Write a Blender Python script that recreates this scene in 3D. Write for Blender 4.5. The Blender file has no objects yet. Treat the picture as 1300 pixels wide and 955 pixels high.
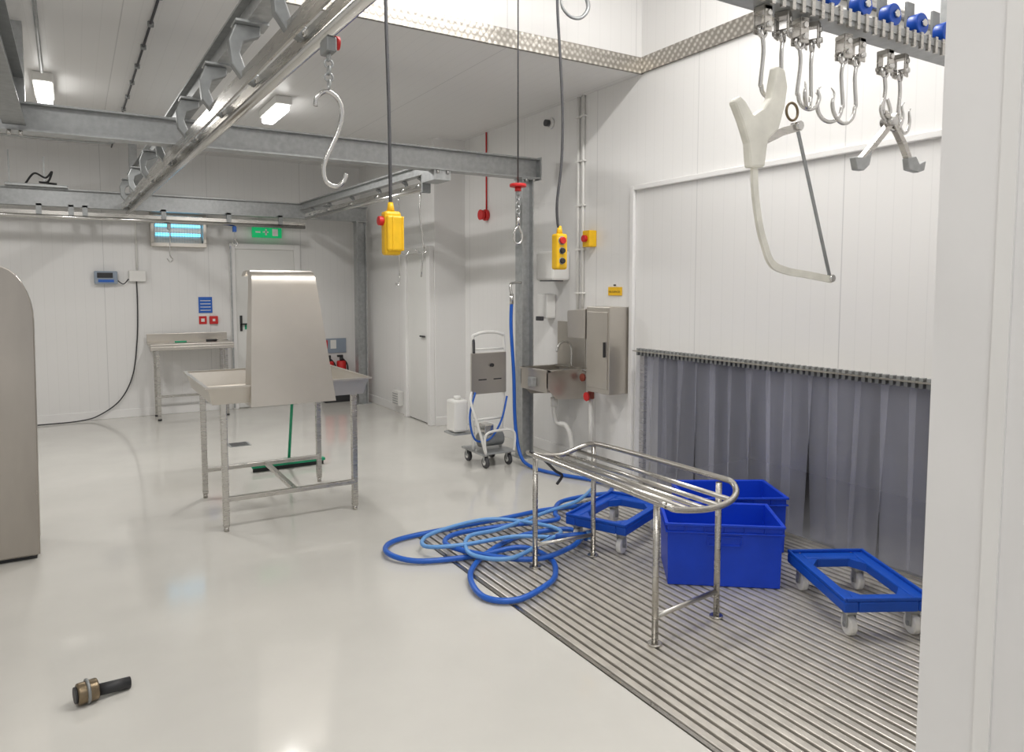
import bpy, math, random
from mathutils import Vector, Matrix
random.seed(3)
S=bpy.context.scene
S.view_settings.view_transform='Standard'
S.view_settings.look='None'
# ------------------------------------------------------------ materials
def newmat(n):
    m=bpy.data.materials.new(n);m.use_nodes=True
    return m,m.node_tree,m.node_tree.nodes['Principled BSDF']
def mat(n,col,rough=.5,metal=0.,noise=0.,scale=8.,bump=0.,stretch=None,rvar=0.,emis=None,estr=0,alpha=1.,trans=0.,spec=None,coat=0):
    m,t,b=newmat(n)
    b.inputs['Base Color'].default_value=(*col,1);b.inputs['Roughness'].default_value=rough
    b.inputs['Metallic'].default_value=metal;b.inputs['Alpha'].default_value=alpha
    b.inputs['Transmission Weight'].default_value=trans
    b.inputs['Coat Weight'].default_value=coat
    if spec is not None:b.inputs['Specular IOR Level'].default_value=spec
    if emis:
        b.inputs['Emission Color'].default_value=(*emis,1);b.inputs['Emission Strength'].default_value=estr
    if noise or bump or rvar:
        tc=t.nodes.new('ShaderNodeTexCoord');mp=t.nodes.new('ShaderNodeMapping')
        if stretch:mp.inputs['Scale'].default_value=stretch
        nz=t.nodes.new('ShaderNodeTexNoise');nz.inputs['Scale'].default_value=scale;nz.inputs['Detail'].default_value=5
        t.links.new(tc.outputs['Object'],mp.inputs['Vector']);t.links.new(mp.outputs[0],nz.inputs['Vector'])
        if noise:
            r=t.nodes.new('ShaderNodeValToRGB')
            r.color_ramp.elements[0].position=.3;r.color_ramp.elements[1].position=.7
            r.color_ramp.elements[0].color=(*[max(0,c*(1-noise)) for c in col],1)
            r.color_ramp.elements[1].color=(*[min(1,c*(1+noise)) for c in col],1)
            t.links.new(nz.outputs['Fac'],r.inputs[0]);t.links.new(r.outputs[0],b.inputs['Base Color'])
        if rvar:
            mr=t.nodes.new('ShaderNodeMapRange');mr.inputs['To Min'].default_value=max(0.02,rough-rvar);mr.inputs['To Max'].default_value=rough+rvar
            t.links.new(nz.outputs['Fac'],mr.inputs[0]);t.links.new(mr.outputs[0],b.inputs['Roughness'])
        if bump:
            bp=t.nodes.new('ShaderNodeBump');bp.inputs['Strength'].default_value=bump;bp.inputs['Distance'].default_value=.01
            t.links.new(nz.outputs['Fac'],bp.inputs['Height']);t.links.new(bp.outputs[0],b.inputs['Normal'])
    return m
def panelmat(n,col,axis,rough=.35,pitch=1.15,ribs=True):
    """insulated white cladding: panel joints plus fine ribs"""
    m,t,b=newmat(n);b.inputs['Roughness'].default_value=rough
    tc=t.nodes.new('ShaderNodeTexCoord');sx=t.nodes.new('ShaderNodeSeparateXYZ');t.links.new(tc.outputs['Object'],sx.inputs[0])
    def math_(op,a,bv=None):
        q=t.nodes.new('ShaderNodeMath');q.operation=op
        if hasattr(a,'is_output'):t.links.new(a,q.inputs[0])
        else:q.inputs[0].default_value=a
        if bv is not None:
            if hasattr(bv,'is_output'):t.links.new(bv,q.inputs[1])
            else:q.inputs[1].default_value=bv
        return q.outputs[0]
    co=sx.outputs[axis]
    fr=math_('FRACT',math_('DIVIDE',math_('ADD',co,50.3),pitch))
    j=math_('LESS_THAN',fr,.006)
    fr2=math_('FRACT',math_('DIVIDE',math_('ADD',co,50.3),.1))
    rb=math_('LESS_THAN',fr2,.06)
    mx=t.nodes.new('ShaderNodeMix');mx.data_type='RGBA'
    nz=t.nodes.new('ShaderNodeTexNoise');nz.inputs['Scale'].default_value=1.3;t.links.new(tc.outputs['Object'],nz.inputs['Vector'])
    rp=t.nodes.new('ShaderNodeValToRGB');rp.color_ramp.elements[0].color=(*[c*.96 for c in col],1);rp.color_ramp.elements[1].color=(*col,1)
    t.links.new(nz.outputs['Fac'],rp.inputs[0])
    f=math_('ADD',math_('MULTIPLY',j,.30),math_('MULTIPLY',rb,.07 if ribs else 0.))
    t.links.new(f,mx.inputs[0]);t.links.new(rp.outputs[0],mx.inputs[6]);mx.inputs[7].default_value=(.3,.3,.3,1)
    t.links.new(mx.outputs[2],b.inputs['Base Color'])
    bp=t.nodes.new('ShaderNodeBump');bp.inputs['Strength'].default_value=.25;bp.inputs['Distance'].default_value=.002;bp.invert=True
    t.links.new(math_('ADD',j,math_('MULTIPLY',rb,.5)),bp.inputs['Height']);t.links.new(bp.outputs[0],b.inputs['Normal'])
    return m
WALLX=panelmat('wall_panel_x',(.80,.79,.775),0)
WALLY=panelmat('wall_panel_y',(.80,.79,.775),1)
CEIL=panelmat('ceiling_panel',(.80,.79,.78),0,rough=.4)
CEILH=mat('ceiling_high',(.8,.79,.77),.5)
FLOOR=mat('epoxy_floor',(.60,.585,.545),.09,noise=.05,scale=1.6,rvar=.05,bump=.015)
TRIMW=mat('white_trim',(.80,.79,.775),.35)
JAMB=mat('jamb_white',(.78,.77,.765),.35,noise=.03,scale=2)
GALV=mat('galvanised_steel',(.42,.43,.43),.42,.6,noise=.13,scale=26,rvar=.08)
GALVD=mat('galvanised_dark',(.30,.31,.31),.45,.6,noise=.12,scale=18)
SS=mat('stainless',(.54,.52,.485),.28,1.,noise=.05,scale=5,stretch=(1,1,14),rvar=.06)
SSB=mat('stainless_brushed',(.58,.545,.495),.34,.9,noise=.06,scale=2.5,rvar=.07)
SSC=mat('stainless_cabinet',(.42,.385,.345),.30,1.,noise=.12,scale=1.6,stretch=(2.5,1,.8),rvar=.09,bump=.05)
SSP=mat('stainless_polished',(.62,.61,.59),.2,1.)
SLAT=mat('grating_steel',(.66,.625,.565),.34,.55,noise=.10,scale=12,rvar=.08)
DARK=mat('drain_pit',(.09,.08,.07),.7,noise=.2)
BLUE=mat('blue_plastic',(.008,.06,.62),.35,noise=.08,scale=5,spec=.4)
BLUE2=mat('blue_dolly_plastic',(.008,.08,.48),.38,noise=.08,scale=5,spec=.4)
HOSE=mat('blue_hose',(.015,.11,.50),.35)
HOSEL=mat('pale_blue_hose',(.14,.34,.68),.35)
YEL=mat('yellow_plastic',(.85,.50,.01),.4,noise=.06,scale=20)
RED=mat('red_plastic',(.60,.02,.02),.4)
BLACK=mat('black_rubber',(.025,.025,.027),.5)
CABLE=mat('cable_grey',(.06,.06,.065),.5)
WHITE=mat('white_plastic',(.78,.77,.74),.4)
NYLON=mat('nylon_handle',(.78,.76,.68),.45,noise=.1,scale=14)
GREEN=mat('green_plastic',(.01,.32,.16),.4)
EXITG=mat('exit_green',(.0,.42,.12),.4,emis=(0,.6,.2),estr=.35)
SIGNB=mat('sign_blue',(.02,.12,.5),.4)
GLOW=mat('tube_glow',(1,1,1),.4,emis=(1,.99,.96),estr=9)
UV=mat('uv_tube',(.3,.75,1),.4,emis=(.15,.62,1.),estr=2.6)
BRASS=mat('brass',(.22,.17,.11),.35,.9,noise=.3,scale=20)
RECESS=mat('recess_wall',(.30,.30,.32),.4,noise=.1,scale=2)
GREYP=mat('grey_blue_plastic',(.28,.33,.40),.4)
DOORM=mat('door_white',(.74,.735,.71),.35,noise=.02,scale=2)
STRIP=mat('pvc_strip',(.50,.51,.60),.10,noise=.28,scale=2.2,stretch=(1,5,.25),alpha=.33,rvar=.06)
WOODB=mat('brownish_red_valve',(.25,.05,.03),.5)
def diamondmat():
    m,t,b=newmat('diamond_plate');b.inputs['Metallic'].default_value=.85;b.inputs['Roughness'].default_value=.35
    tc=t.nodes.new('ShaderNodeTexCoord');mp=t.nodes.new('ShaderNodeMapping');mp.inputs['Rotation'].default_value=(math.radians(45),math.radians(45),0)
    vo=t.nodes.new('ShaderNodeTexVoronoi');vo.inputs['Scale'].default_value=30;vo.inputs['Randomness'].default_value=.15
    t.links.new(tc.outputs['Object'],mp.inputs[0]);t.links.new(mp.outputs[0],vo.inputs['Vector'])
    r=t.nodes.new('ShaderNodeValToRGB');r.color_ramp.elements[0].color=(.72,.69,.64,1);r.color_ramp.elements[1].color=(.30,.28,.25,1);r.color_ramp.elements[1].position=.55
    t.links.new(vo.outputs['Distance'],r.inputs[0]);t.links.new(r.outputs[0],b.inputs['Base Color'])
    bp=t.nodes.new('ShaderNodeBump');bp.inputs['Strength'].default_value=.6;bp.inputs['Distance'].default_value=.004;bp.invert=True
    t.links.new(vo.outputs['Distance'],bp.inputs['Height']);t.links.new(bp.outputs[0],b.inputs['Normal'])
    return m
DIAM=diamondmat()
# ------------------------------------------------------------ geometry helpers
C=bpy.context.collection
def G(name,loc=(0,0,0),rz=0,rot=None):
    e=bpy.data.objects.new(name,None);e.empty_display_size=.1;C.objects.link(e);e.location=loc
    e.rotation_euler=rot if rot else (0,0,math.radians(rz));return e
def M(p,name,vs,fs,m,smooth=False,bev=0,seg=2):
    me=bpy.data.meshes.new(name);me.from_pydata([tuple(v) for v in vs],[],fs);me.update()
    if smooth:
        for f in me.polygons:f.use_smooth=True
    me.materials.append(m);o=bpy.data.objects.new(name,me);C.objects.link(o)
    if p:o.parent=p
    if bev:
        b=o.modifiers.new('b','BEVEL');b.width=bev;b.segments=seg;b.limit_method='ANGLE';b.angle_limit=.6
    return o
BF=[(0,3,2,1),(4,5,6,7),(0,1,5,4),(1,2,6,5),(2,3,7,6),(3,0,4,7)]
def bv(x0,y0,z0,x1,y1,z1):
    return [(x0,y0,z0),(x1,y0,z0),(x1,y1,z0),(x0,y1,z0),(x0,y0,z1),(x1,y0,z1),(x1,y1,z1),(x0,y1,z1)]
def B(p,name,a,b,m,bev=0):
    return M(p,name,bv(*a,*b),BF,m,bev=bev)
def BOXES(p,name,lst,m,bev=0):
    vs=[];fs=[]
    for a,b in lst:
        k=len(vs);vs+=bv(*a,*b);fs+=[tuple(i+k for i in f) for f in BF]
    return M(p,name,vs,fs,m,bev=bev)
def CY(p,name,a,b,r,m,seg=18,r2=None,bev=0):
    a=Vector(a);b=Vector(b);r2=r if r2 is None else r2
    z=(b-a).normalized();x=z.orthogonal().normalized();y=z.cross(x)
    vs=[];fs=[]
    for q,rr in((a,r),(b,r2)):
        for i in range(seg):
            t=2*math.pi*i/seg;vs.append(q+x*math.cos(t)*rr+y*math.sin(t)*rr)
    for i in range(seg):fs.append((i,(i+1)%seg,seg+(i+1)%seg,seg+i))
    fs.append(tuple(range(seg-1,-1,-1)));fs.append(tuple(range(seg,2*seg)))
    o=M(p,name,vs,fs,m,bev=bev)
    for f in o.data.polygons:
        if len(f.vertices)==4:f.use_smooth=True
    return o
def cat(pts,n=8,cyc=False):
    P=[Vector(q) for q in pts];out=[];N=len(P)
    rng=range(N) if cyc else range(N-1)
    for i in rng:
        if cyc:a,b,c,d=P[i-1],P[i],P[(i+1)%N],P[(i+2)%N]
        else:a,b,c,d=P[max(i-1,0)],P[i],P[i+1],P[min(i+2,N-1)]
        for k in range(n):
            t=k/n;out.append(.5*((2*b)+(c-a)*t+(2*a-5*b+4*c-d)*t*t+(3*b-a-3*c+d)*t**3))
    if not cyc:out.append(P[-1])
    return out
def T(p,name,pts,r,m,smooth=True,cyc=False,n=8,seg=10,taper=None):
    """tube swept on a path with parallel-transport frames"""
    Q=cat(pts,n,cyc) if smooth else [Vector(q) for q in pts]
    N=len(Q);vs=[];fs=[]
    tan=[]
    for i in range(N):
        if cyc:t=Q[(i+1)%N]-Q[i-1]
        else:t=Q[min(i+1,N-1)]-Q[max(i-1,0)]
        tan.append(t.normalized())
    x=tan[0].orthogonal().normalized()
    for i in range(N):
        t=tan[i];x=(x-t*x.dot(t)).normalized();y=t.cross(x)
        rr=r if taper is None else r*taper(i/(N-1))
        if not smooth and 0<i<N-1:
            ca=(Q[i]-Q[i-1]).normalized().dot(t);rr=rr/max(ca,.6)
        for k in range(seg):
            a=2*math.pi*k/seg;vs.append(Q[i]+x*math.cos(a)*rr+y*math.sin(a)*rr)
    for i in range(N if cyc else N-1):
        j=(i+1)%N
        for k in range(seg):
            fs.append((i*seg+k,i*seg+(k+1)%seg,j*seg+(k+1)%seg,j*seg+k))
    if not cyc:
        fs.append(tuple(range(seg-1,-1,-1)));fs.append(tuple(range((N-1)*seg,N*seg)))
    return M(p,name,vs,fs,m,smooth=True)
def PR(p,name,poly,plane,a,b,m,bev=0):
    """extruded polygon; plane 'xz' extrudes along y etc"""
    def v(q,d):
        return {'xz':(q[0],d,q[1]),'yz':(d,q[0],q[1]),'xy':(q[0],q[1],d)}[plane]
    n=len(poly);vs=[v(q,a) for q in poly]+[v(q,b) for q in poly]
    fs=[tuple(range(n)),tuple(range(2*n-1,n-1,-1))]+[(i,n+i,n+(i+1)%n,(i+1)%n) for i in range(n)]
    o=M(p,name,vs,fs,m,bev=bev)
    import bmesh
    bm=bmesh.new();bm.from_mesh(o.data);bmesh.ops.recalc_face_normals(bm,faces=bm.faces);bm.to_mesh(o.data);bm.free()
    return o
def BEAM(p,name,a,b,w,h,m,t=.012,kind='I'):
    """I / channel beam from a to b, bottom centre line given"""
    a=Vector(a);b=Vector(b);L=(b-a).length;d=(b-a).normalized()
    sd=d.cross(Vector((0,0,1))).normalized()
    vs=[];fs=[]
    def blk(s0,s1,z0,z1):
        k=len(vs)
        for q in(a,b):
            for s,z in((s0,z0),(s1,z0),(s1,z1),(s0,z1)):vs.append(q+sd*s+Vector((0,0,z)))
        fs.extend([(k,k+1,k+2,k+3),(k+7,k+6,k+5,k+4)]+[(k+i,k+4+i,k+4+(i+1)%4,k+(i+1)%4) for i in range(4)])
    blk(-w/2,w/2,0,t);blk(-w/2,w/2,h-t,h)
    if kind=='I':blk(-t/2,t/2,t,h-t)
    else:blk(w/2-t,w/2,t,h-t);blk(-w/2,-w/2+t,t,h-t)
    return M(p,name,vs,fs,m)
def TXT(p,name,s,loc,size,m,rot=(math.pi/2,0,0)):
    cu=bpy.data.curves.new(name,'FONT');cu.body=s;cu.size=size;cu.align_x='CENTER';cu.align_y='CENTER'
    o=bpy.data.objects.new('tmp',cu);C.objects.link(o);bpy.context.view_layer.update()
    me=bpy.data.meshes.new_from_object(o.evaluated_get(bpy.context.evaluated_depsgraph_get()))
    bpy.data.objects.remove(o);me.materials.clear();me.materials.append(m)
    q=bpy.data.objects.new(name,me);C.objects.link(q);q.parent=p;q.location=loc;q.rotation_euler=rot
    return q
# ------------------------------------------------------------ room shell
WX=3.81;BY=9.75
BOXES(None,'floor',[((-4,-1.5,-.3),(1.77,BY+.1,0)),((1.77,4.15,-.3),(4.3,BY+.1,0)),((1.77,-1.5,-.3),(5.3,.3,0)),((1.77,.3,-.3),(WX,4.15,-.13)),((WX,.3,-.3),(5.3,4.15,0))],FLOOR)
B(None,'drain_channel',(1.771,.301,-.128),(WX-.002,4.149,-.12),DARK)
B(None,'ceiling',(-4,4.36,3.20),(4.3,BY+.1,3.30),CEIL)
B(None,'ceiling_high',(-4,-1.5,4.35),(4.3,4.46,4.45),CEILH)
B(None,'wall_fascia',(-4,4.36,3.301),(WX,4.46,4.35),WALLX)
B(None,'wall_back',(-4,BY,0),(3.43,BY+.12,3.2),WALLX)
B(None,'wall_left',(-4.1,-1.5,0),(-4,BY,4.35),WALLY)
BOXES(None,'wall_right',[((WX,4.25,0),(WX+.12,7.32,3.2)),((WX,4.25,3.2),(WX+.12,4.45,4.35)),((WX,.3,1.06),(WX+.12,4.25,4.35)),((WX,.3,0),(WX+.12,1.0,1.06))],WALLY)
BOXES(None,'wall_alcove',[((3.43,7.32,0),(4.3,BY+.12,3.2))],WALLY)
B(None,'wall_near',(1.79,.30,0),(WX,.97,4.35),JAMB)
B(None,'trim_1',(1.782,.80,0),(1.79,.835,4.35),TRIMW)
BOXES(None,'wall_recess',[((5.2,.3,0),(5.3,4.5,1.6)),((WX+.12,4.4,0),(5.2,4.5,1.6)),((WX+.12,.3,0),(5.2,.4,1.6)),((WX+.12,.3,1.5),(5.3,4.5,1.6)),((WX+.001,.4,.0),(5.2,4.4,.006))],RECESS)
B(None,'baseboard_back',(-4,BY-.015,0),(3.43,BY,.10),TRIMW,.004)
BOXES(None,'baseboard_right',[((WX-.015,4.3,0),(WX,7.32,.10)),((3.415,8.1,0),(3.43,BY,.10)),((3.43,7.305,0),(WX,7.32,.1))],TRIMW,.004)
B(None,'trim_2',(-4,4.335,3.195),(WX,4.36,3.315),DIAM)
B(None,'trim_3',(WX-.02,.97,3.20),(WX,4.335,3.32),DIAM)
BOXES(None,'trim_4',[((WX-.03,4.40,0),(WX,4.445,2.35)),((WX-.03,.97,2.315),(WX,4.40,2.355))],TRIMW,.006)
d=G('door_1')
B(d,'door_leaf',(1.76,BY-.035,0.01),(2.50,BY-.001,2.05),DOORM,.005)
BOXES(d,'door_frame',[((1.69,BY-.06,0),(1.76,BY-.001,2.12)),((2.50,BY-.06,0),(2.58,BY-.001,2.12)),((1.76,BY-.06,2.05),(2.50,BY-.001,2.12))],TRIMW,.005)
B(d,'hinge_strip',(1.695,BY-.075,.02),(1.715,BY-.06,2.08),GALV)
BOXES(d,'handle',[((1.80,BY-.05,1.0),(1.83,BY-.035,1.2)),((1.80,BY-.08,1.08),(1.93,BY-.06,1.10)),((1.80,BY-.08,1.08),(1.82,BY-.04,1.10))],BLACK,.003)
B(d,'push_sign',(1.86,BY-.039,1.02),(1.99,BY-.035,1.10),GREEN)
d=G('door_2')
B(d,'door_leaf',(3.40,7.42,0.01),(3.429,8.02,1.95),DOORM,.005)
BOXES(d,'door_frame',[((3.37,7.34,0),(3.429,7.42,2.02)),((3.37,8.02,0),(3.429,8.10,2.02)),((3.37,7.42,1.95),(3.429,8.02,2.02))],TRIMW,.005)
CY(d,'handle',(3.38,7.5,1.0),(3.38,7.62,1.0),.01,BLACK)
for i,(x,y) in enumerate([(-.15,7.0),(1.6,6.75),(-2.2,6.9)]):
    l=G('ceiling_light',(x,y,0))
    B(l,'housing',(-.07,-.33,3.13),(.07,.33,3.20),WHITE,.01)
    B(l,'tube_diffuser',(-.055,-.30,3.075),(.055,.30,3.13),GLOW,.02)
    if i<2:CY(l,'end_box',(0,.36,3.2),(0,.36,3.12),.035,CABLE)
def area(n,loc,sx,sy,e,col=(1,.98,.955),rot=(0,0,0)):
    L=bpy.data.lights.new(n,'AREA');L.shape='RECTANGLE';L.size=sx;L.size_y=sy;L.energy=e;L.color=col
    o=bpy.data.objects.new(n,L);C.objects.link(o);o.location=loc;o.rotation_euler=rot;return o
area('lamp_far_a',(-.15,7.0,3.06),.12,.6,23)
area('lamp_far_b',(1.6,6.75,3.06),.12,.6,32)
area('lamp_far_c',(-2.2,6.9,3.06),.12,.6,22)
for i,(x,y) in enumerate([(-1.2,1.4),(1.6,2.6),(2.9,2.6),(.3,-.6)]):
    l=G('high_bay_light',(x,y,0))
    B(l,'housing',(-.75,-.12,4.25),(.75,.12,4.35),WHITE,.01)
    B(l,'diffuser',(-.72,-.10,4.22),(.72,.10,4.25),GLOW)
    area('lamp_high',(x,y,4.2),1.4,.2,(27,37,40,24)[i])
w=bpy.data.worlds.new('World');S.world=w;w.use_nodes=True
w.node_tree.nodes['Background'].inputs[0].default_value=(.99,.985,.98,1);w.node_tree.nodes['Background'].inputs[1].default_value=.68
# ------------------------------------------------------------ steelwork
g=G('galvanised_support_frame')
BEAM(g,'cross_beam',(-1.6,5.55,2.53),(3.62,5.55,2.53),.13,.18,GALV)
B(g,'beam_end_plate',(3.615,5.47,2.52),(3.625,5.63,2.72),GALV)
BEAM(g,'rear_beam',(-2.4,9.3,2.43),(3.36,9.3,2.43),.12,.19,GALV)
BEAM(g,'left_beam',(-.28,1.6,2.56),(-.28,5.48,2.56),.12,.30,GALVD)
for nm,x,y,s,top in(('column_front',3.50,5.56,.12,2.53),('column_rear',3.27,9.3,.13,2.43)):
    BOXES(g,nm,[((x-s/2,y-s/2,0),(x-s/2+.012,y+s/2,top)),((x+s/2-.012,y-s/2,0),(x+s/2,y+s/2,top)),((x-s/2+.012,y-.006,0),(x+s/2-.012,y+.006,top))],GALV)
    B(g,nm+'_base',(x-s/2-.03,y-s/2-.03,0),(x+s/2+.03,y+s/2+.03,.012),GALV)
    B(g,nm+'_cap',(x-s/2-.01,y-s/2-.01,top-.012),(x+s/2+.01,y+s/2+.01,top),GALV)
BEAM(g,'rail_carrier_beam',(.775,1.2,2.71),(.60,9.3,2.71),.085,.13,GALV)
BEAM(g,'side_carrier_beam',(2.655,5.75,2.535),(2.50,9.23,2.535),.07,.09,GALV)
B(g,'hanger_post_a',(-.34,5.5,2.7),(-.22,5.6,3.2),GALV)
B(g,'hanger_post_b',(.58,9.25,2.62),(.66,9.35,3.2),GALV)
BOXES(g,'bolt_plates',[((.60,5.48,2.695),(.76,5.62,2.712)),((2.58,5.5,2.45),(2.73,5.76,2.53))],GALV)
for i,(x,y) in enumerate(((.62,5.49),(.74,5.49),(2.61,5.49),(2.70,5.49),(3.48,5.50),(3.56,5.50),(-.25,5.49),(-.31,5.49))):
    CY(g,'bolt_%d'%i,(x,y,2.50),(x,y,2.53),.012,SSP,seg=6)
def railx(y,a=.792,b=.55,y0=1.2,y1=9.3):return a+(b-a)*(y-y0)/(y1-y0)
g=G('overhead_meat_rail')
for off,z0,z1,wd in((0,2.40,2.475,.012),(-.06,2.43,2.50,.010)):
    vs=[];a=Vector((railx(1.2)+off,1.2,0));b=Vector((railx(9.3)+off,9.3,0))
    for q in(a,b):
        for s,z in((-wd/2,z0),(wd/2,z0),(wd/2,z1),(-wd/2,z1)):vs.append(q+Vector((s,0,z)))
    M(g,'flat_bar_%.2f'%abs(off),vs,[(0,1,2,3),(7,6,5,4)]+[(i,4+i,4+(i+1)%4,(i+1)%4) for i in range(4)],SS)
CY(g,'round_rail',(railx(1.2),1.2,2.40),(railx(9.3),9.3,2.40),.022,SSP)
def bracket(g,x,y,z,s=1,i=0,k=1.):
    P_=[(-.005,-.01),(.03,-.01),(.03,.03),(-.045,.055),(-.068,.12),(-.055,.17),(.02,.205),(.02,.245),(-.085,.245),(-.115,.17),(-.105,.07),(-.065,.015)]
    poly=[(x+a*s*k,z+b*k) for a,b in P_]
    PR(g,'hanger_%d'%i,poly,'xz',y-.025,y+.025,GALVD,bev=.006)
    CY(g,'hanger_bolt_%d'%i,(x,y-.05,z+.01),(x,y+.05,z+.01),.014,SSP,seg=6)
    CY(g,'hanger_bolt_top_%d'%i,(x-.035*s*k,y,z+.22*k),(x-.035*s*k,y,z+.27*k),.010,SSP,seg=6)
    if k==1:B(g,'clamp_%d'%i,(x-.09,y-.06,z+.245),(x+.05,y+.06,z+.255),GALV)
for i,y in enumerate((1.9,2.7,3.4,4.1,4.9,5.9,6.9,7.9,8.8)):
    bracket(g,railx(y),y,2.455,1,i)
g=G('side_meat_rail')
def rx2(y):return 2.66+(2.50-2.66)*(y-5.85)/(9.2-5.85)
vs=[]
for q in((rx2(5.85),5.85),(rx2(9.1),9.1)):
    for s,z in((-.006,2.42),(.006,2.42),(.006,2.48),(-.006,2.48)):vs.append((q[0]+s,q[1],z))
M(g,'flat_bar',vs,[(0,1,2,3),(7,6,5,4)]+[(i,4+i,4+(i+1)%4,(i+1)%4) for i in range(4)],SS)
CY(g,'round_rail',(rx2(5.85),5.85,2.42),(rx2(9.1),9.1,2.42),.020,SSP)
for i,y in enumerate((5.98,6.3,6.9,7.6,8.3,8.9)):bracket(g,rx2(y),y,2.445,-1,i,k=.36)
BOXES(g,'end_stop',[((2.62,5.83,2.38),(2.70,5.86,2.535))],GALVD,.004)
g=G('rear_meat_rail')
B(g,'flat_bar',(-2.4,9.134,2.31),(2.50,9.146,2.37),SS)
CY(g,'round_rail',(-2.4,9.14,2.31),(2.50,9.14,2.31),.022,SSP)
for i,x in enumerate((-1.6,-.8,-.29,.0,.13,.9,1.6,2.2)):
    BOXES(g,'rail_clamp_%d'%i,[((x-.025,9.12,2.33),(x+.025,9.16,2.44)),((x-.025,9.12,2.42),(x+.025,9.26,2.44))],GALVD)
# ------------------------------------------------------------ hooks / hoists
def ring(p,name,c,R,r,m,plane='xz',a0=0,a1=360,n=24):
    pts=[]
    for i in range(n+1):
        a=math.radians(a0+(a1-a0)*i/n)
        u,v=math.cos(a)*R,math.sin(a)*R
        pts.append((c[0]+u,c[1],c[2]+v) if plane=='xz' else ((c[0],c[1]+u,c[2]+v) if plane=='yz' else (c[0]+u,c[1]+v,c[2])))
    if abs(a1-a0)==360:return T(p,name,pts[:-1],r,m,smooth=False,cyc=True,seg=8)
    return T(p,name,pts,r,m,smooth=False,seg=8)
def chain(p,name,x,y,z1,z0,m,R=.013,r=.0035):
    z=z1-R;i=0
    while z>z0:
        ring(p,'%s_%d'%(name,i),(x,y,z),R,r,m,'xz' if i%2 else 'yz',n=12);z-=R*1.6;i+=1
g=G('hanging_s_hook',(railx(2.43),2.43,0))
B(g,'trolley_block',(-.018,-.04,2.33),(.018,.04,2.378),GALVD,.006)
CY(g,'red_wheel',(.022,-.0,2.37),(.036,0,2.37),.022,RED)
chain(g,'link',0,0,2.335,2.21,GALV,R=.014)
SH=[(-.052,0,2.225),(-.045,0,2.26),(-.01,0,2.285),(.03,0,2.265),(.047,0,2.22),(.035,0,2.15),(.0,0,2.07),(-.025,0,2.01),(-.02,0,1.955),(.015,0,1.935),(.045,0,1.95),(.06,0,1.985)]
T(g,'s_hook',[(a*.9,0,1.55+(c-1.55)*.895) for a,b_,c in SH],.0078,SSP,n=6)
cz=4.35
g=G('pendant_controller',(1.535,3.85,0))
T(g,'cable',[(-.012,0,cz),(-.015,0,3.6),(-.014,0,3.1),(-.004,0,2.6),(.0,0,2.2),(.0,0,2.02)],.010,CABLE)
CY(g,'gland',(0,0,2.03),(0,0,1.975),.014,YEL,r2=.024)
B(g,'body',(-.048,-.035,1.735),(.052,.035,1.98),YEL,.016)
B(g,'back_shell',(-.040,-.05,1.755),(.056,.05,1.955),YEL,.012)
BOXES(g,'side_seam',[((.046,-.052,1.76),(.058,.052,1.95)),((-.01,-.053,1.76),(-.004,-.048,1.95))],YEL,.002)
CY(g,'stop_button',(-.044,0,1.925),(-.075,0,1.925),.026,RED,bev=.004)
g=G('pendant_controller',(2.69,3.85,0))
T(g,'cable',[(-.01,0,cz),(.005,0,3.9),(-.025,0,3.4),(.0,0,3.0),(.02,0,2.65),(.012,0,2.35),(-.02,0,2.1),(-.015,0,1.97),(0,0,1.93)],.009,CABLE)
CY(g,'gland',(0,0,1.95),(0,0,1.89),.012,YEL,r2=.024)
B(g,'body',(-.042,-.035,1.67),(.042,.035,1.90),YEL,.014)
for i,(z,m,r) in enumerate(((1.855,RED,.022),(1.79,BLACK,.017),(1.725,BLACK,.017))):
    CY(g,'button_%d'%i,(-.005,-.035,z),(-.005,-.055,z),r,m,bev=.003)
    ring(g,'button_ring_%d'%i,(-.005,-.036,z),r+.003,.003,GALV,n=16)
g=G('wire_rope_hoist_hook',(2.375,3.85,0))
CY(g,'wire_rope',(0,0,cz),(0,0,2.19),.0045,CABLE,seg=8)
CY(g,'red_stop_disc',(0,0,2.175),(0,0,2.195),.052,RED,seg=28,bev=.004)
CY(g,'collar',(0,0,2.15),(0,0,2.175),.02,RED)
chain(g,'link',0,0,2.15,1.99,GALV,R=.014)
CY(g,'swivel',(0,0,1.99),(0,0,1.94),.013,SSP)
T(g,'snap_hook',[(0,0,1.945),(.012,0,1.92),(.028,0,1.885),(.024,0,1.845),(.0,0,1.825),(-.026,0,1.84),(-.03,0,1.875),(-.022,0,1.91),(-.004,0,1.93)],.007,SSP)
g=G('overhead_hoist_hook',(2.78,3.85,0))
CY(g,'chain_rod',(.03,0,cz),(.03,0,3.6),.012,GALV)
B(g,'hook_block',(-.02,-.05,3.5),(.08,.05,3.64),GALVD,.015)
T(g,'lifting_hook',[(0.03,0,3.5),(.05,0,3.47),(.11,0,3.42),(.125,0,3.35),(.07,0,3.285),(-.01,0,3.275),(-.075,0,3.32),(-.09,0,3.40)],.018,GALVD,taper=lambda t:1-.6*t)
g=G('hanging_meat_hook',(rx2(6.4),6.4,0))
T(g,'rod',[(0,0,2.395),(0.005,0,2.2),(0,0,1.9),(.0,0,1.66)],.006,SSP,n=4)
T(g,'hook',[(0,0,1.66),(.0,0,1.60),(-.025,0,1.57),(-.04,0,1.60)],.006,SSP)
T(g,'hook_arm',[(0,0,1.9),(.06,0,1.86),(.10,0,1.90)],.006,SSP)
g=G('hanging_meat_hook',(rx2(5.95),5.95,0))
T(g,'rod',[(0,0,2.395),(-.01,0,2.2),(.02,0,1.95),(.0,0,1.65)],.007,SSP,n=4)
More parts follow.
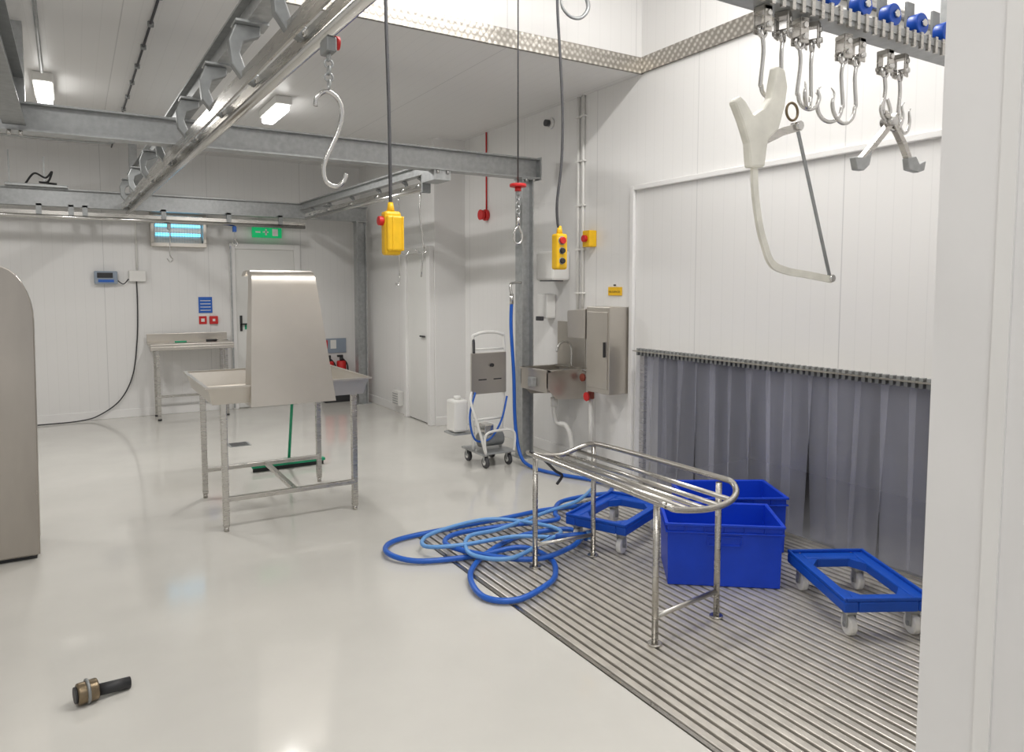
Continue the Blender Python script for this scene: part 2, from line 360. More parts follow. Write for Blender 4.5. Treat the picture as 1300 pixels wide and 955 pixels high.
T(g,'hook',[(0.02,0,1.95),(.05,0,1.88),(.0,0,1.86),(-.05,0,1.89)],.007,SSP)
for (x,z0) in((.95,1.86),(1.66,2.06)):
    g=G('hanging_meat_hook',(x,9.14,0))
    B(g,'trolley',(-.02,-.03,2.22),(.02,.03,2.286),SIGNB if x>1 else GALVD,.005)
    T(g,'hook',[(0,0,2.23),(.01,0,2.15),(0,0,z0+.08),(.03,0,z0+.02),(.0,0,z0-.01),(-.03,0,z0+.03)],.007,SSP)
g=G('weighing_rail_unit',(-.3,9.28,0))
B(g,'tray',(-.28,-.10,2.621),(.28,.06,2.65),GALV,.004)
T(g,'coiled_cable',[(-.1,0,2.66),(-.02,0,2.77),(.08,0,2.73),(.14,0,2.80),(.10,0,2.69),(.02,0,2.68),(.18,0,2.67)],.010,BLACK)
BOXES(g,'posts',[((-.25,0,2.65),(-.235,.015,3.0)),((.06,0,2.65),(.075,.015,2.95))],GALV)
g=G('ceiling_conduit')
CY(g,'conduit_a',(-.13,4.4,3.18),(-.15,6.6,3.18),.012,GALV)
CY(g,'conduit_b',(.47,4.4,3.185),(.43,9.7,3.185),.008,CABLE,seg=8)
T(g,'conduit_c',[(-2,8.9,3.1),(-.6,9.0,3.1),(.2,9.0,3.1),(.42,9.0,3.12),(.43,9.0,3.18)],.012,GALV)
for i in range(10):
    CY(g,'clip_%d'%i,(.47-.004*i,4.6+.5*i,3.2),(.47-.004*i,4.6+.5*i,3.17),.018,GALVD,seg=8)
# ------------------------------------------------------------ near hook rail
g=G('hook_rail')
BOXES(g,'track_bottom',[((1.35,1.46,2.385),(3.4,1.54,2.40))],GALV)
BOXES(g,'track_sides',[((1.35,1.538,2.40),(3.4,1.545,2.46)),((1.35,1.455,2.40),(3.4,1.462,2.425))],GALV)
T(g,'upper_tube',[(1.35,1.62,2.56),(1.8,1.60,2.56),(2.3,1.60,2.55),(3.4,1.62,2.55)],.028,SSP)
BOXES(g,'track_teeth',[((1.4+.045*i,1.45,2.375),(1.415+.045*i,1.46,2.43)) for i in range(44)],SS)
for i in range(9):
    x=1.75+.165*i
    CY(g,'blue_wheel_%d'%i,(x,1.475,2.475),(x,1.515,2.475),.037,BLUE2,bev=.004)
    CY(g,'wheel_hub_%d'%i,(x,1.465,2.475),(x,1.475,2.475),.013,SSP,seg=6)
    BOXES(g,'wheel_bracket_%d'%i,[((x-.022,1.52,2.42),(x+.022,1.53,2.56))],GALVD)
BOXES(g,'ceiling_drop',[((2.0,1.60,2.56),(2.05,1.65,4.35)),((3.0,1.60,2.56),(3.05,1.65,4.35))],GALV)
def jhook(x,z,drop,R,sg,y=1.5,r=.0062,ry=0):
    g=G('meat_hook',(x,y,0),rz=ry)
    BOXES(g,'clevis',[((-.016,-.022,z-.008),(.016,-.016,z+.068)),((-.016,.016,z-.008),(.016,.022,z+.068)),((-.016,-.022,z+.053),(.016,.022,z+.069))],SS,.002)
    CY(g,'pin',(0,-.03,z+.012),(0,.03,z+.012),.009,SSP,seg=8)
    CY(g,'bolt',(0,-.028,z+.045),(0,-.02,z+.045),.009,SSP,seg=6)
    ring(g,'eye',(0,0,z-.004),.014,.006,SSP,n=14)
    P=[(0,0,z-.018),(0.006*sg,0,z-.06),(-.004*sg,0,z-drop+R*1.2)]
    for a in range(0,211,30):
        A=math.radians(180+a);P.append((sg*(R+R*math.cos(A)),0,z-drop+R+R*math.sin(A)) )
    P.append((sg*2.15*R,0,z-drop+R*1.75))
    T(g,'hook',P,r,SSP,n=5,taper=lambda t:1 if t<.8 else 1-(t-.8)*4)
jhook(1.78,2.315,.19,.030,1);jhook(1.87,2.315,.19,.032,-1,ry=20)
jhook(1.95,2.31,.20,.042,1,ry=-10);jhook(2.01,2.31,.20,.040,-1,ry=25)
jhook(2.17,2.30,.21,.050,-1,ry=-12);jhook(2.24,2.30,.21,.060,-1)
jhook(2.40,2.29,.19,.058,1);jhook(2.49,2.29,.19,.055,1,ry=12)
g=G('bone_saw',(0,1.47,0))
PR(g,'handle',[(1.622,2.08),(1.640,2.098),(1.665,2.085),(1.70,2.05),(1.745,2.075),(1.775,2.11),(1.795,2.205),(1.83,2.20),(1.845,2.15),(1.835,2.09),(1.81,2.02),(1.765,1.985),(1.752,1.905),(1.695,1.90),(1.685,1.97),(1.655,2.03)],'xz',-.016,.016,NYLON,bev=.008)
def strip(p,name,pts,w,th,m):
    pts=[Vector((a,0,b)) for a,b in pts];vs=[];fs=[];N=len(pts)
    for i,q in enumerate(pts):
        t=(pts[min(i+1,N-1)]-pts[max(i-1,0)]).normalized();n=Vector((-t.z,0,t.x))
        for s,y in((-w/2,-th/2),(w/2,-th/2),(w/2,th/2),(-w/2,th/2)):vs.append(q+n*s+Vector((0,y,0)))
    fs=[(0,1,2,3),tuple((N-1)*4+k for k in(3,2,1,0))]
    for i in range(N-1):
        for k in range(4):fs.append((i*4+k,(i+1)*4+k,(i+1)*4+(k+1)%4,i*4+(k+1)%4))
    return M(p,name,vs,fs,m)
sp_=[(v.x,v.z) for v in cat([(1.722,0,1.93),(1.727,0,1.84),(1.75,0,1.74),(1.775,0,1.68),(1.81,0,1.625),(1.88,0,1.603),(1.98,0,1.592),(2.10,0,1.578)],5)]
strip(g,'saw_spine',sp_,.022,.010,NYLON)
strip(g,'saw_blade',[(1.905,2.055),(2.093,1.585)],.014,.003,GALVD)
strip(g,'front_arm',[(1.76,1.985),(1.84,2.02),(1.925,2.045)],.024,.010,SS)
CY(g,'tension_nut',(1.91,-.015,2.045),(1.91,.015,2.045),.014,SSP,seg=8)
CY(g,'blade_pin',(2.095,-.012,1.582),(2.095,.012,1.582),.012,SSP,seg=8)
ring(g,'hanging_ring',(1.885,.0,2.085),.026,.004,BRASS)
g=G('gambrel_spreader',(0,1.5,0))
T(g,'hanging_loop',[(2.40,0,2.20),(2.385,0,2.16),(2.41,0,2.13),(2.44,0,2.16),(2.42,0,2.20)],.006,SSP)
strip(g,'arm_left',[(2.47,2.15),(2.42,2.10),(2.34,2.03),(2.275,1.975)],.020,.02,SS)
strip(g,'arm_right',[(2.40,2.15),(2.46,2.12),(2.52,2.06),(2.565,2.00)],.020,.02,SS)
PR(g,'claw_left',[(2.235,1.985),(2.29,1.99),(2.33,2.02),(2.315,1.965),(2.285,1.945),(2.25,1.945)],'xz',-.012,.012,GALV,.003)
PR(g,'claw_right',[(2.54,2.01),(2.55,1.97),(2.61,1.965),(2.645,1.975),(2.655,2.01),(2.615,1.995),(2.59,2.02)],'xz',-.012,.012,GALV,.003)
CY(g,'pivot',(2.435,-.025,2.125),(2.435,.025,2.125),.015,SSP)
# ------------------------------------------------------------ strip curtain
g=G('pvc_strip_curtain')
B(g,'header_plate',(WX-.035,1.0,1.03),(WX-.001,4.30,1.075),SS,.002)
BOXES(g,'header_shelf',[((WX-.11,1.0,1.06),(WX-.002,4.30,1.068))],SS)
hk=[]
for i in range(82):
    y=1.02+.04*i;hk.append(((WX-.085,y,1.03),(WX-.045,y+.022,1.085)))
BOXES(g,'hook_on_comb',hk,GALVD,.002)
vs=[];fs=[]
y=1.02;i=0
while y<4.12:
    w_=.20;xo=WX-.045-(.012 if i%2 else 0)-random.random()*.006;N=5
    k=len(vs);dx=random.uniform(-.03,.02);dy=random.uniform(-.04,.04)
    for r in range(6):
        zz=1.04-r*(1.0/5)
        for c_ in range(N):
            u=c_/(N-1);sw=math.sin(u*math.pi)*.018
            vs.append((xo-sw+dx*r/5,y+u*w_*(1-.03*r)+dy*r/5,zz))
    for r in range(5):
        for c_ in range(N-1):
            a=k+r*N+c_;fs.append((a,a+1,a+N+1,a+N))
    y+=.155;i+=1
o=M(g,'plastic_strips',vs,fs,STRIP,smooth=True)
BOXES(g,'side_frame',[((WX-.03,4.25,0),(WX-.001,4.30,1.03))],SS)
# ------------------------------------------------------------ grating
g=G('floor_drain_grating')
sl=[];x=1.80
while x<WX-.02:
    sl.append(((x,.98,-.03),(x+.034,4.12,.004)));x+=.0495
BOXES(g,'slats',sl,SLAT,.004)
BOXES(g,'frame',[((1.775,.31,-.06),(1.792,4.145,.003)),((1.792,4.125,-.06),(WX-.003,4.145,.003))],SS)
BOXES(g,'cross_bars',[((1.80,1.2+.5*i,-.119),(WX-.01,1.23+.5*i,-.031)) for i in range(6)],GALVD)
# ------------------------------------------------------------ tubular rack
g=G('tubular_cradle_stand')
L=[(2.13,3.27),(2.10,2.27),(2.53,2.32),(2.51,3.24)]
for i,(x,y) in enumerate(L):
    zt=.62 if i<2 else .65
    CY(g,'leg_%d'%i,(x,y,.01),(x,y,zt),.0145,SS)
    CY(g,'foot_%d'%i,(x,y,.004),(x,y,.014),.032,SS,bev=.003)
CY(g,'brace_near',(2.10,2.27,.13),(2.53,2.32,.13),.0115,SS)
CY(g,'brace_far',(2.13,3.27,.13),(2.51,3.24,.13),.0115,SS)
T(g,'hoop',[(2.12,3.30,.64),(2.11,2.8,.64),(2.09,2.28,.64),(2.10,2.21,.635),(2.14,2.18,.62),(2.30,2.17,.60),(2.43,2.17,.61),(2.51,2.20,.635),(2.55,2.26,.66),(2.55,2.34,.665),(2.54,2.8,.665),(2.52,3.15,.665),(2.50,3.25,.66),(2.45,3.29,.64),(2.32,3.31,.605),(2.17,3.32,.625)],.0145,SS,cyc=True,n=6)
for i,(x,z) in enumerate(((2.195,.61),(2.285,.60),(2.37,.60),(2.45,.612))):
    CY(g,'bar_%d'%i,(x+.01,2.175,z),(x,3.305,z),.0115,SS)
T(g,'strap',[(2.10,3.28,.66),(2.15,3.22,.62),(2.20,3.18,.56),(2.26,3.2,.52),(2.24,3.22,.47)],.008,BLACK)
# ------------------------------------------------------------ crates
def crate(loc,rz,tilt=(0,0)):
    g=G('plastic_crate',loc,rot=(math.radians(tilt[0]),math.radians(tilt[1]),math.radians(rz)))
    a,b,H=.29,.19,.33;th=.006
    def rect(aa,bb,z):return [(-aa,-bb,z),(aa,-bb,z),(aa,bb,z),(-aa,bb,z)]
    k=.98
    vs=rect(a*k,b*k,0)+rect(a,b,H)+rect(a-th,b-th,H)+rect(a*k-th,b*k-th,.012)
    fs=[(3,2,1,0)]
    for s in(0,4,8):
        for i in range(4):fs.append((s+i,s+(i+1)%4,s+4+(i+1)%4,s+4+i))
    fs.append((12,13,14,15))
    M(g,'tub',vs,fs,BLUE,bev=.004)
    def frame(n,z0,z1,e):
        BOXES(g,n,[((-a-e,-b-e,z0),(a+e,-b+.001,z1)),((-a-e,b-.001,z0),(a+e,b+e,z1)),((-a-e,-b+.001,z0),(-a+.001,b-.001,z1)),((a-.001,-b+.001,z0),(a+e,b-.001,z1))],BLUE,.003)
    frame('rim',H-.012,H+.002,.012);frame('under_rim',H-.05,H-.042,.010)
    BOXES(g,'handle_panel',[((-.08,-b-.006,H-.115),(.08,-b+.004,H-.108)),((-.08,-b-.006,H-.07),(.08,-b+.004,H-.063)),((-.087,-b-.006,H-.115),(-.08,-b+.004,H-.063)),((.08,-b-.006,H-.115),(.087,-b+.004,H-.063))],BLUE,.002)
    BOXES(g,'rim_ribs',[((x-.002,-b-.009,H-.045),(x+.002,-b+.002,H-.01)) for x in (-.2,-.1,0,.1,.2)],BLUE)
    return g
crate((2.935,2.69,0.006),-37.6)
crate((3.34,3.00,0.006),-30)
# ------------------------------------------------------------ dollies
def dolly(loc,rz,a=.30,b=.20):
    g=G('crate_dolly',loc,rz=rz)
    fr=[((-a,-b,.125),(a,-b+.065,.175)),((-a,b-.065,.125),(a,b,.175)),((-a,-b+.065,.125),(-a+.085,b-.065,.175)),((a-.085,-b+.065,.125),(a,b-.065,.175))]
    BOXES(g,'frame',fr,BLUE2,.008)
    BOXES(g,'lip',[((-a,-b,.175),(a,-b+.012,.192)),((-a,b-.012,.175),(a,b,.192)),((-a,-b+.012,.175),(-a+.012,b-.012,.192)),((a-.012,-b+.012,.175),(a,b-.012,.192))],BLUE2,.004)
    for sx in(-1,1):
        for sy in(-1,1):
            PR(g,'gusset_%d%d'%(sx,sy),[(sx*(a-.085),sy*(b-.065)),(sx*(a-.16),sy*(b-.065)),(sx*(a-.085),sy*(b-.12))],'xy',.13,.170,BLUE2)
            cx,cy=sx*(a-.06),sy*(b-.055)
            CY(g,'swivel_%d%d'%(sx,sy),(cx,cy,.10),(cx,cy,.127),.03,GALV)
            BOXES(g,'fork_%d%d'%(sx,sy),[((cx-.02,cy-.022,.04),(cx+.02,cy-.018,.105)),((cx-.02,cy+.018,.04),(cx+.02,cy+.022,.105))],GALV,.002)
            CY(g,'wheel_%d%d'%(sx,sy),(cx,cy-.016,.048),(cx,cy+.016,.048),.048,WHITE,seg=24,bev=.006)
            CY(g,'hub_%d%d'%(sx,sy),(cx,cy-.026,.048),(cx,cy+.026,.048),.012,GALVD,seg=10)
    return g
dolly((3.15,2.03,.004),61)
dolly((2.84,3.42,.004),24)
# ------------------------------------------------------------ hoses
hz=.020
def fl(pts,z=hz):return [(a,b,z+(.014 if i%3==1 else 0)) for i,(a,b) in enumerate(pts)]
g=G('blue_water_hose')
T(g,'hose',[(3.29,5.44,1.42),(3.285,5.44,1.2),(3.30,5.42,.8),(3.31,5.41,.35),(3.30,5.30,.08),(3.30,5.10,hz),(3.36,4.8,hz)]+fl([(3.48,4.5),(3.45,4.22),(3.1,4.02),(2.7,4.06),(2.37,4.01),(1.91,4.05),(1.60,4.02),(1.48,3.83),(1.59,3.65),(1.90,3.55),(2.18,3.50),(2.25,3.30),(2.15,3.10),(2.00,2.97),(1.80,2.93),(1.68,3.05),(1.74,3.30),(1.98,3.55),(2.3,3.70),(2.6,3.62),(2.62,3.45)],.022),.0155,HOSE)
T(g,'hose_loop_a',fl([(2.6,3.45),(2.40,3.30),(2.15,3.28),(1.95,3.45),(1.80,3.70),(1.95,3.88),(2.3,3.85),(2.6,3.75),(2.7,3.9),(2.9,4.1),(3.25,4.05),(3.5,3.9)],.045),.0155,HOSE)
CY(g,'tap_coupling',(3.29,5.44,1.41),(3.29,5.44,1.50),.018,SSP)
T(g,'coupling_feed',[(3.29,5.44,1.49),(3.29,5.46,1.58),(3.36,5.5,1.60),(3.44,5.52,1.60)],.012,SSP)
g=G('pale_blue_hose')
T(g,'hose',fl([(3.3,4.25),(2.95,3.98),(2.6,3.9),(2.2,3.78),(1.95,3.72),(1.85,3.5),(2.0,3.33),(2.3,3.42),(2.5,3.55),(2.45,3.75),(2.2,3.95),(1.8,3.92),(1.68,3.75),(1.85,3.62),(2.2,3.62),(2.42,3.47),(2.52,3.35)],.06),.0125,HOSEL)
g=G('hose_spray_gun',(2.45,3.42,.05),rz=-25)
CY(g,'barrel',(-.06,0,.02),(.12,0,.03),.022,HOSE);CY(g,'nozzle',(.12,0,.03),(.17,0,.032),.028,HOSEL)
CY(g,'grip',(-.04,0,.02),(-.10,.05,.0),.018,BLUE2);CY(g,'tail',(-.10,.05,.0),(-.14,.08,-.01),.015,BRASS)
# ------------------------------------------------------------ centre table with chute
g=G('stainless_chute_table')
x0,x1,y0,y1=.68,1.71,4.74,5.74
vs=[(x0+.03,y0+.03,.825),(x1-.03,y0+.03,.825),(x1-.03,y1-.03,.825),(x0+.03,y1-.03,.825),(x0,y0,.935),(x1,y0,.935),(x1,y1,.935),(x0,y1,.935)]
o=M(g,'tray',vs,[(0,1,2,3),(0,4,5,1),(1,5,6,2),(2,6,7,3),(3,7,4,0)],SSB);sm=o.modifiers.new('s','SOLIDIFY');sm.thickness=.004
BOXES(g,'tray_lip',[((x0-.02,y0-.02,.93),(x1+.02,y0+.004,.94)),((x0-.02,y1-.004,.93),(x1+.02,y1+.02,.94)),((x0-.02,y0,.93),(x0+.004,y1,.94)),((x1-.004,y0,.93),(x1+.02,y1,.94))],SSB)
for i,(x,y) in enumerate(((.775,4.80),(1.63,4.82),(.775,5.67),(1.63,5.69))):
    B(g,'leg_%d'%i,(x-.019,y-.019,.03),(x+.019,y+.019,.83),SS,.004)
    CY(g,'foot_%d'%i,(x,y,0),(x,y,.03),.016,SS)
BOXES(g,'stretchers',[((.79,4.785,.19),(1.62,4.815,.22)),((.79,5.655,.19),(1.62,5.685,.22)),((1.20,4.81,.19),(1.23,5.66,.22))],SS,.003)
prof=[(4.700,.80),(4.708,.95),(4.716,1.10),(4.724,1.25),(4.732,1.40),(4.738,1.50),(4.744,1.57),(4.752,1.615),(4.775,1.65),(4.82,1.665),(4.90,1.66),(4.96,1.63)]
vs=[];fs=[]
for (y,z) in prof:
    t=min(1,(z-.80)/.865);xa=.925+.035*t;xb=1.47-.115*t;dep=.20-.10*t
    vs+=[(xa,y+dep,z),(xa,y,z),(xb,y,z),(xb,y+dep,z)]
for r in range(len(prof)-1):
    for k in range(3):
        a=r*4+k;fs.append((a,a+1,a+5,a+4))
o=M(g,'chute_panel',vs,fs,SSB);sm=o.modifiers.new('s','SOLIDIFY');sm.thickness=.004
for f in o.data.polygons:f.use_smooth=True
e=o.modifiers.new('e','EDGE_SPLIT');e.split_angle=.9
BOXES(g,'chute_support',[((1.16,5.0,.86),(1.19,5.03,1.62)),((.97,4.86,.84),(.99,5.25,.86)),((1.40,4.86,.84),(1.42,5.25,.86))],SS)
# ------------------------------------------------------------ left stainless cabinet
g=G('stainless_guard_cabinet')
arc=[(-1.4,.0),(-.235,.0),(-.215,1.36)]
for i in range(1,9):
    a=math.radians(i*90/8);arc.append((-.215-.16*(1-math.cos(a)),1.36+.30*math.sin(a)))
arc+=[(-.5,1.70),(-1.4,1.74)]
arc=[(a,max(b,.02)) for a,b in arc]
PR(g,'body',arc,'xz',4.86,5.25,SSC,bev=.012)
PR(g,'front_rolled_edge',[(a+(.012 if a>-1.3 else 0),b+.012) for a,b in arc],'xz',4.845,4.862,SSC,bev=.004)
BOXES(g,'base',[((-1.38,4.88,0),(-.24,5.23,.03))],BLACK)
# ------------------------------------------------------------ back wall table
g=G('stainless_side_table')
BOXES(g,'top',[((.72,9.20,.87),(1.63,9.68,.90)),((.72,9.66,.90),(1.63,9.68,1.0)),((.72,9.2,.83),(1.63,9.21,.87))],SSB,.003)
for i,(x,y) in enumerate(((.80,9.28),(1.55,9.28),(.80,9.62),(1.55,9.62))):
    B(g,'leg_%d'%i,(x-.018,y-.018,.02),(x+.018,y+.018,.87),SS,.003);CY(g,'foot_%d'%i,(x,y,0),(x,y,.02),.022,BLACK)
BOXES(g,'stretchers',[((.81,9.61,.22),(1.54,9.63,.25)),((.79,9.29,.22),(.81,9.61,.25)),((1.54,9.29,.22),(1.56,9.61,.25))],SS)
g=G('knife',(1.0,9.4,.902))
B(g,'handle',(0,0,0),(.13,.025,.02),GREEN,.005);B(g,'blade',(.13,0,.005),(.32,.022,.008),SSP)
g=G('sharpening_steel',(1.35,9.42,.902));CY(g,'handle',(0,0,.014),(.12,0,.014),.014,BLACK);CY(g,'rod',(.12,0,.014),(.25,0,.014),.005,SSP)
# ------------------------------------------------------------ back wall items
g=G('insect_killer')
BOXES(g,'housing',[((.80,9.62,2.05),(1.42,9.749,2.10)),((.80,9.62,2.42),(1.42,9.749,2.48)),((.80,9.62,2.10),(.84,9.749,2.42)),((1.38,9.62,2.10),(1.42,9.749,2.42)),((.84,9.73,2.10),(1.38,9.749,2.42))],SSB,.004)
for i,z in enumerate((2.20,2.31)):CY(g,'uv_tube_%d'%i,(.86,9.68,z),(1.36,9.68,z),.017,UV)
BOXES(g,'grille',[((.84+.03*i,9.625,2.10),(.844+.03*i,9.629,2.42)) for i in range(18)]+[((.84,9.622,2.14+.06*i),(1.38,9.625,2.144+.06*i)) for i in range(5)],GALV)
g=G('exit_sign')
B(g,'panel',(1.97,9.66,2.20),(2.34,9.69,2.34),EXITG,.004)
BOXES(g,'pictogram',[((2.13,9.655,2.23),(2.15,9.66,2.31)),((2.10,9.655,2.265),(2.17,9.66,2.28)),((2.22,9.655,2.225),(2.29,9.66,2.315)),((2.01,9.655,2.26),(2.07,9.66,2.28))],WHITE)
B(g,'bracket',(2.14,9.69,2.25),(2.17,9.749,2.28),WHITE)
B(g,'cap',(1.96,9.655,2.34),(2.35,9.70,2.36),WHITE,.003)
CY(g,'pole',(2.04,9.70,2.36),(2.04,9.70,2.5),.012,WHITE)
g=G('scale_indicator')
B(g,'body',(.20,9.66,1.60),(.44,9.749,1.75),GREYP,.012);B(g,'screen',(.23,9.655,1.67),(.39,9.66,1.73),BLACK);B(g,'keys',(.24,9.655,1.62),(.40,9.66,1.65),SIGNB)
T(g,'link_cable',[(.44,9.70,1.64),(.5,9.70,1.60),(.555,9.71,1.66)],.006,BLACK)
g=G('junction_box')
B(g,'box',(.56,9.69,1.63),(.74,9.749,1.76),WHITE,.006)
T(g,'power_cable',[(.64,9.73,1.63),(.64,9.73,1.3),(.62,9.73,.9),(.56,9.73,.5),(.42,9.72,.22),(.2,9.70,.06),(.0,9.66,.015),(-.4,9.62,.012),(-1.2,9.6,.012)],.007,BLACK)
CY(g,'conduit',(.65,9.735,1.76),(.65,9.735,3.19),.010,WHITE)
g=G('safety_sign')
B(g,'blue_panel',(1.32,9.74,1.24),(1.48,9.749,1.44),SIGNB,.002)
BOXES(g,'white_lines',[((1.34,9.737,1.27+.04*i),(1.46,9.74,1.278+.04*i)) for i in range(4)],WHITE)
B(g,'red_panel',(1.32,9.74,1.10),(1.41,9.749,1.20),RED,.002);B(g,'red_panel_mark',(1.345,9.737,1.13),(1.385,9.74,1.17),WHITE)
B(g,'call_point',(1.44,9.71,1.10),(1.54,9.749,1.20),RED,.006);B(g,'call_point_glass',(1.475,9.705,1.135),(1.505,9.71,1.165),WHITE)
g=G('fire_extinguisher_station')
B(g,'sign_board',(2.80,9.735,.66),(3.2,9.749,.86),GREYP);B(g,'red_sign',(2.84,9.73,.72),(2.94,9.735,.84),RED);B(g,'green_sign',(2.98,9.73,.72),(3.06,9.735,.84),WHITE)
for i,x in enumerate((2.93,3.10)):
    CY(g,'cylinder_%d'%i,(x,9.64,.18),(x,9.64,.56),.065,RED,bev=.015);CY(g,'neck_%d'%i,(x,9.64,.56),(x,9.64,.61),.025,BLACK)
    B(g,'lever_%d'%i,(x-.06,9.62,.61),(x+.02,9.65,.64),BLACK,.004);T(g,'hose_%d'%i,[(x,9.62,.60),(x+.07,9.6,.5),(x+.075,9.6,.3)],.010,BLACK)
B(g,'stand',(2.84,9.56,.0),(3.2,9.73,.18),BLACK,.01)
g=G('wall_vent_box');B(g,'box',(3.36,8.25,.10),(3.429,8.45,.28),WHITE,.004);BOXES(g,'louvres',[((3.355,8.27,.12+.03*i),(3.36,8.43,.13+.03*i)) for i in range(5)],GALV)
# ------------------------------------------------------------ squeegee & drain & small coupling
g=G('floor_squeegee')
BOXES(g,'head',[((1.22,6.22,.035),(1.84,6.28,.06)),((1.50,6.20,.05),(1.56,6.30,.08))],GREEN,.005);B(g,'blade',(1.23,6.243,.0),(1.83,6.255,.04),BLACK)
CY(g,'handle',(1.53,6.25,.06),(1.475,5.785,.96),.012,GREEN)
g=G('floor_drain');B(g,'frame',(1.24,7.35,0),(1.44,7.55,.004),GALV);BOXES(g,'slots',[((1.26,7.37+.03*i,.004),(1.42,7.382+.03*i,.0055)) for i in range(6)],BLACK)
g=G('hose_coupling',(.0,3.05,0),rz=12)
CY(g,'body',(-.05,0,.042),(.02,0,.042),.040,BRASS,bev=.006);ring(g,'locking_ring',(-.015,0,.045),.040,.006,GALVD,plane='yz');CY(g,'tail',(.02,0,.034),(.13,0,.022),.022,BLACK)
CY(g,'socket',(-.058,0,.042),(-.05,0,.042),.030,BLACK)
# ------------------------------------------------------------ hygiene zone
g=G('hand_wash_basin')
bx0,bx1,by0,by1=3.40,3.809,5.04,5.46
ap=[(bx0,.84),(bx0,.70),(bx0+.10,.60),(bx1,.58),(bx1,.84)]
PR(g,'apron',ap,'xz',by0,by0+.008,SSB)
PR(g,'apron_far',ap,'xz',by1-.008,by1,SSB)
BOXES(g,'front_skirt',[((bx0,by0,.66),(bx0+.008,by1,.84)),((bx0-.01,by0-.01,.835),(bx0+.03,by1+.01,.85)),((bx0,by0-.01,.835),(bx1,by0+.03,.85)),((bx0,by1-.03,.835),(bx1,by1+.01,.85)),((bx1-.06,by0,.835),(bx1,by1,.85)),((bx0+.01,by0+.01,.66),(bx1,by1-.01,.67))],SSB)
B(g,'splashback',(WX-.012,by0,.85),(WX-.001,by1,1.25),SSB)
T(g,'swan_neck_tap',[(3.77,5.2,.85),(3.77,5.2,1.0),(3.75,5.2,1.06),(3.69,5.2,1.08),(3.63,5.2,1.05),(3.61,5.2,.99)],.010,SSP)
T(g,'waste_pipe',[(3.62,5.25,.62),(3.62,5.25,.45),(3.63,5.22,.36),(3.68,5.17,.34),(3.70,5.12,.26),(3.70,5.08,.12),(3.70,5.0,.06),(3.70,4.8,.05)],.022,WHITE)
CY(g,'trap',(3.62,5.25,.50),(3.62,5.25,.58),.032,WHITE)
B(g,'knee_pedal',(3.35,5.2,.70),(3.40,5.27,.78),GALV,.005)
g=G('soap_dispenser');B(g,'body',(3.70,5.50,1.27),(3.809,5.66,1.50),WHITE,.015);B(g,'lever',(3.66,5.54,1.25),(3.70,5.62,1.29),CABLE,.005)
g=G('paper_towel_dispenser');B(g,'body',(3.62,5.28,1.62),(3.809,5.56,1.88),WHITE,.02);B(g,'slot',(3.64,5.32,1.612),(3.76,5.52,1.62),CABLE)
g=G('knife_steriliser')
B(g,'cabinet',(3.60,4.46,.70),(3.809,4.76,1.40),SSB,.006);B(g,'door_face',(3.592,4.48,.74),(3.60,4.74,1.36),SSB,.003)
BOXES(g,'handle',[((3.575,4.50,1.0),(3.592,4.51,1.12))],BLACK)
PR(g,'knife_tray',[(4.78,1.13),(5.02,1.13),(5.035,1.33),(5.03,1.36),(4.78,1.38)],'yz',3.60,3.809,SSB,bev=.004)
CY(g,'feed_pipe',(3.70,4.82,.18),(3.70,4.82,.62),.02,WHITE);CY(g,'valve_body',(3.70,4.82,.62),(3.70,4.82,.74),.028,WOODB)
CY(g,'valve_wheel',(3.66,4.82,.64),(3.645,4.82,.64),.04,RED,seg=8,bev=.003)
CY(g,'valve_wheel_rear',(3.74,4.98,.78),(3.72,4.98,.78),.035,WOODB,seg=8)
T(g,'steel_pipe',[(3.70,4.82,.74),(3.71,4.85,.82),(3.74,4.95,.84),(3.75,5.0,.84)],.012,SSP)
CY(g,'pipe_foot',(3.70,4.82,.0),(3.70,4.82,.18),.03,WHITE)
g=G('electrical_conduit')
for i,y in enumerate((5.15,5.08)):
    CY(g,'conduit_%d'%i,(WX-.014,y,1.27),(WX-.014,y,3.2),.0125,WHITE)
    for k in range(5):B(g,'saddle_%d_%d'%(i,k),(WX-.03,y-.03,1.5+.38*k),(WX-.001,y+.03,1.515+.38*k),WHITE,.002)
g=G('alarm_sounder');CY(g,'base',(3.809,6.8,2.33),(3.77,6.8,2.33),.06,RED,seg=24,bev=.006);CY(g,'horn',(3.77,6.8,2.33),(3.72,6.8,2.33),.045,RED,r2=.055,seg=24)
CY(g,'alarm_conduit',(WX-.012,6.8,2.38),(WX-.012,6.8,3.2),.008,RED)
g=G('isolator_switch');B(g,'box',(3.73,4.90,1.90),(3.809,5.00,2.04),YEL,.008);CY(g,'knob',(3.73,4.95,1.97),(3.70,4.95,1.97),.03,RED,seg=12,bev=.003)
g=G('wall_camera');CY(g,'base',(3.809,5.59,3.06),(3.78,5.59,3.06),.05,WHITE);CY(g,'lens',(3.78,5.59,3.06),(3.74,5.59,3.06),.03,CABLE)
g=G('warning_sign')
B(g,'panel',(3.80,4.56,1.49),(3.809,4.73,1.56),YEL,.001);TXT(g,'lettering','Milk SURFACES',(3.797,4.645,1.52),.022,BLACK,rot=(math.pi/2,0,-math.pi/2))
CY(g,'hook',(3.809,4.645,1.575),(3.79,4.645,1.575),.006,BLACK,seg=8)
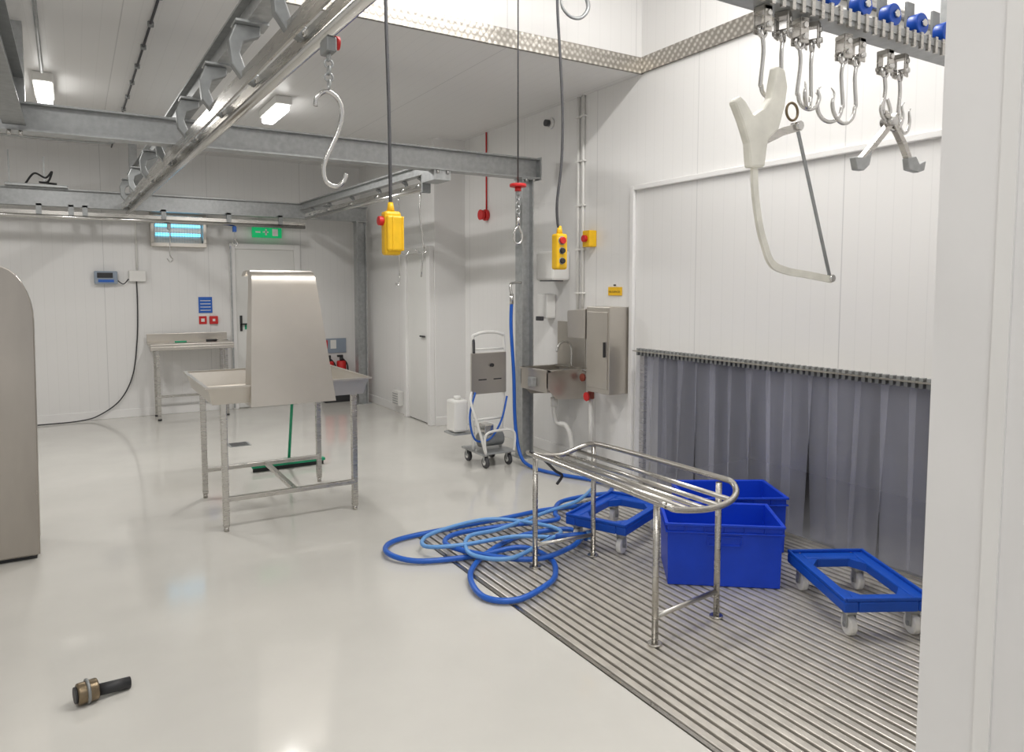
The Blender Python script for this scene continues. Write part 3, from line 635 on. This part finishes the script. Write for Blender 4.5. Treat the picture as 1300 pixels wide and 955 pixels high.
# ------------------------------------------------------------ cart
g=G('foam_washer_trolley')
BOXES(g,'base',[((2.92,5.32,.12),(3.26,5.70,.135))],GALV,.003)
T(g,'handle_frame',[(2.95,5.52,.13),(2.92,5.50,.6),(2.92,5.49,1.08),(2.96,5.48,1.15),(3.08,5.48,1.17),(3.20,5.48,1.15),(3.24,5.49,1.08),(3.24,5.50,.6),(3.22,5.52,.13)],.014,WHITE,n=6)
T(g,'front_bar',[(2.95,5.30,.135),(2.95,5.30,.30),(3.10,5.30,.33),(3.23,5.30,.30),(3.23,5.30,.135)],.011,WHITE)
CY(g,'cross_a',(2.93,5.50,.40),(3.24,5.50,.40),.011,WHITE);CY(g,'cross_b',(2.93,5.49,1.02),(3.24,5.49,1.02),.009,WHITE)
T(g,'side_frame_bar',[(2.95,5.31,.14),(2.90,5.33,.35),(2.86,5.40,.58),(2.92,5.49,.66)],.011,WHITE)
B(g,'control_plate',(2.90,5.465,.63),(3.25,5.482,.99),SSB,.004)
CY(g,'gauge',(3.10,5.465,.88),(3.10,5.445,.88),.016,BLACK);BOXES(g,'slots',[((2.97,5.463,.75),(3.05,5.466,.76)),((3.12,5.463,.75),(3.20,5.466,.76))],BLACK)
B(g,'chemical_bottle',(2.76,5.52,.30),(2.90,5.68,.58),WHITE,.02);CY(g,'bottle_cap',(2.83,5.60,.58),(2.83,5.60,.61),.03,WHITE);B(g,'bottle_shelf',(2.75,5.50,.28),(2.95,5.70,.295),GALV)
CY(g,'pump',(2.99,5.5,.22),(3.22,5.5,.22),.065,GALVD,bev=.01);B(g,'pump_head',(3.02,5.44,.26),(3.11,5.56,.36),SSP,.01)
T(g,'blue_line',[(2.93,5.45,.65),(2.86,5.42,.45),(2.9,5.4,.25),(3.06,5.42,.24),(3.15,5.38,.4),(3.23,5.42,.6)],.009,HOSE)
T(g,'handle_grip',[(2.93,5.48,1.10),(2.90,5.42,1.08),(2.88,5.38,1.0)],.012,BLACK)
for i,(x,y) in enumerate(((2.98,5.36),(3.22,5.38),(2.98,5.68),(3.22,5.68))):
    CY(g,'wheel_%d'%i,(x-.015,y,.05),(x+.015,y,.05),.05,CABLE,seg=20,bev=.006);CY(g,'wheel_hub_%d'%i,(x-.018,y,.05),(x+.018,y,.05),.025,WHITE)
    BOXES(g,'caster_fork_%d'%i,[((x-.022,y-.015,.05),(x-.018,y+.015,.12)),((x+.018,y-.015,.05),(x+.022,y+.015,.12))],GALV)
# ------------------------------------------------------------ camera
cd=bpy.data.cameras.new('camera');co=bpy.data.objects.new('camera',cd);C.objects.link(co)
cd.sensor_width=36;cd.lens=915/1300*36;cd.shift_y=-45.5/1300;cd.clip_start=.02
co.location=(0,0,1.55);co.rotation_euler=(math.radians(90)-math.atan(66/915),0,-math.radians(31.2))
S.camera=co
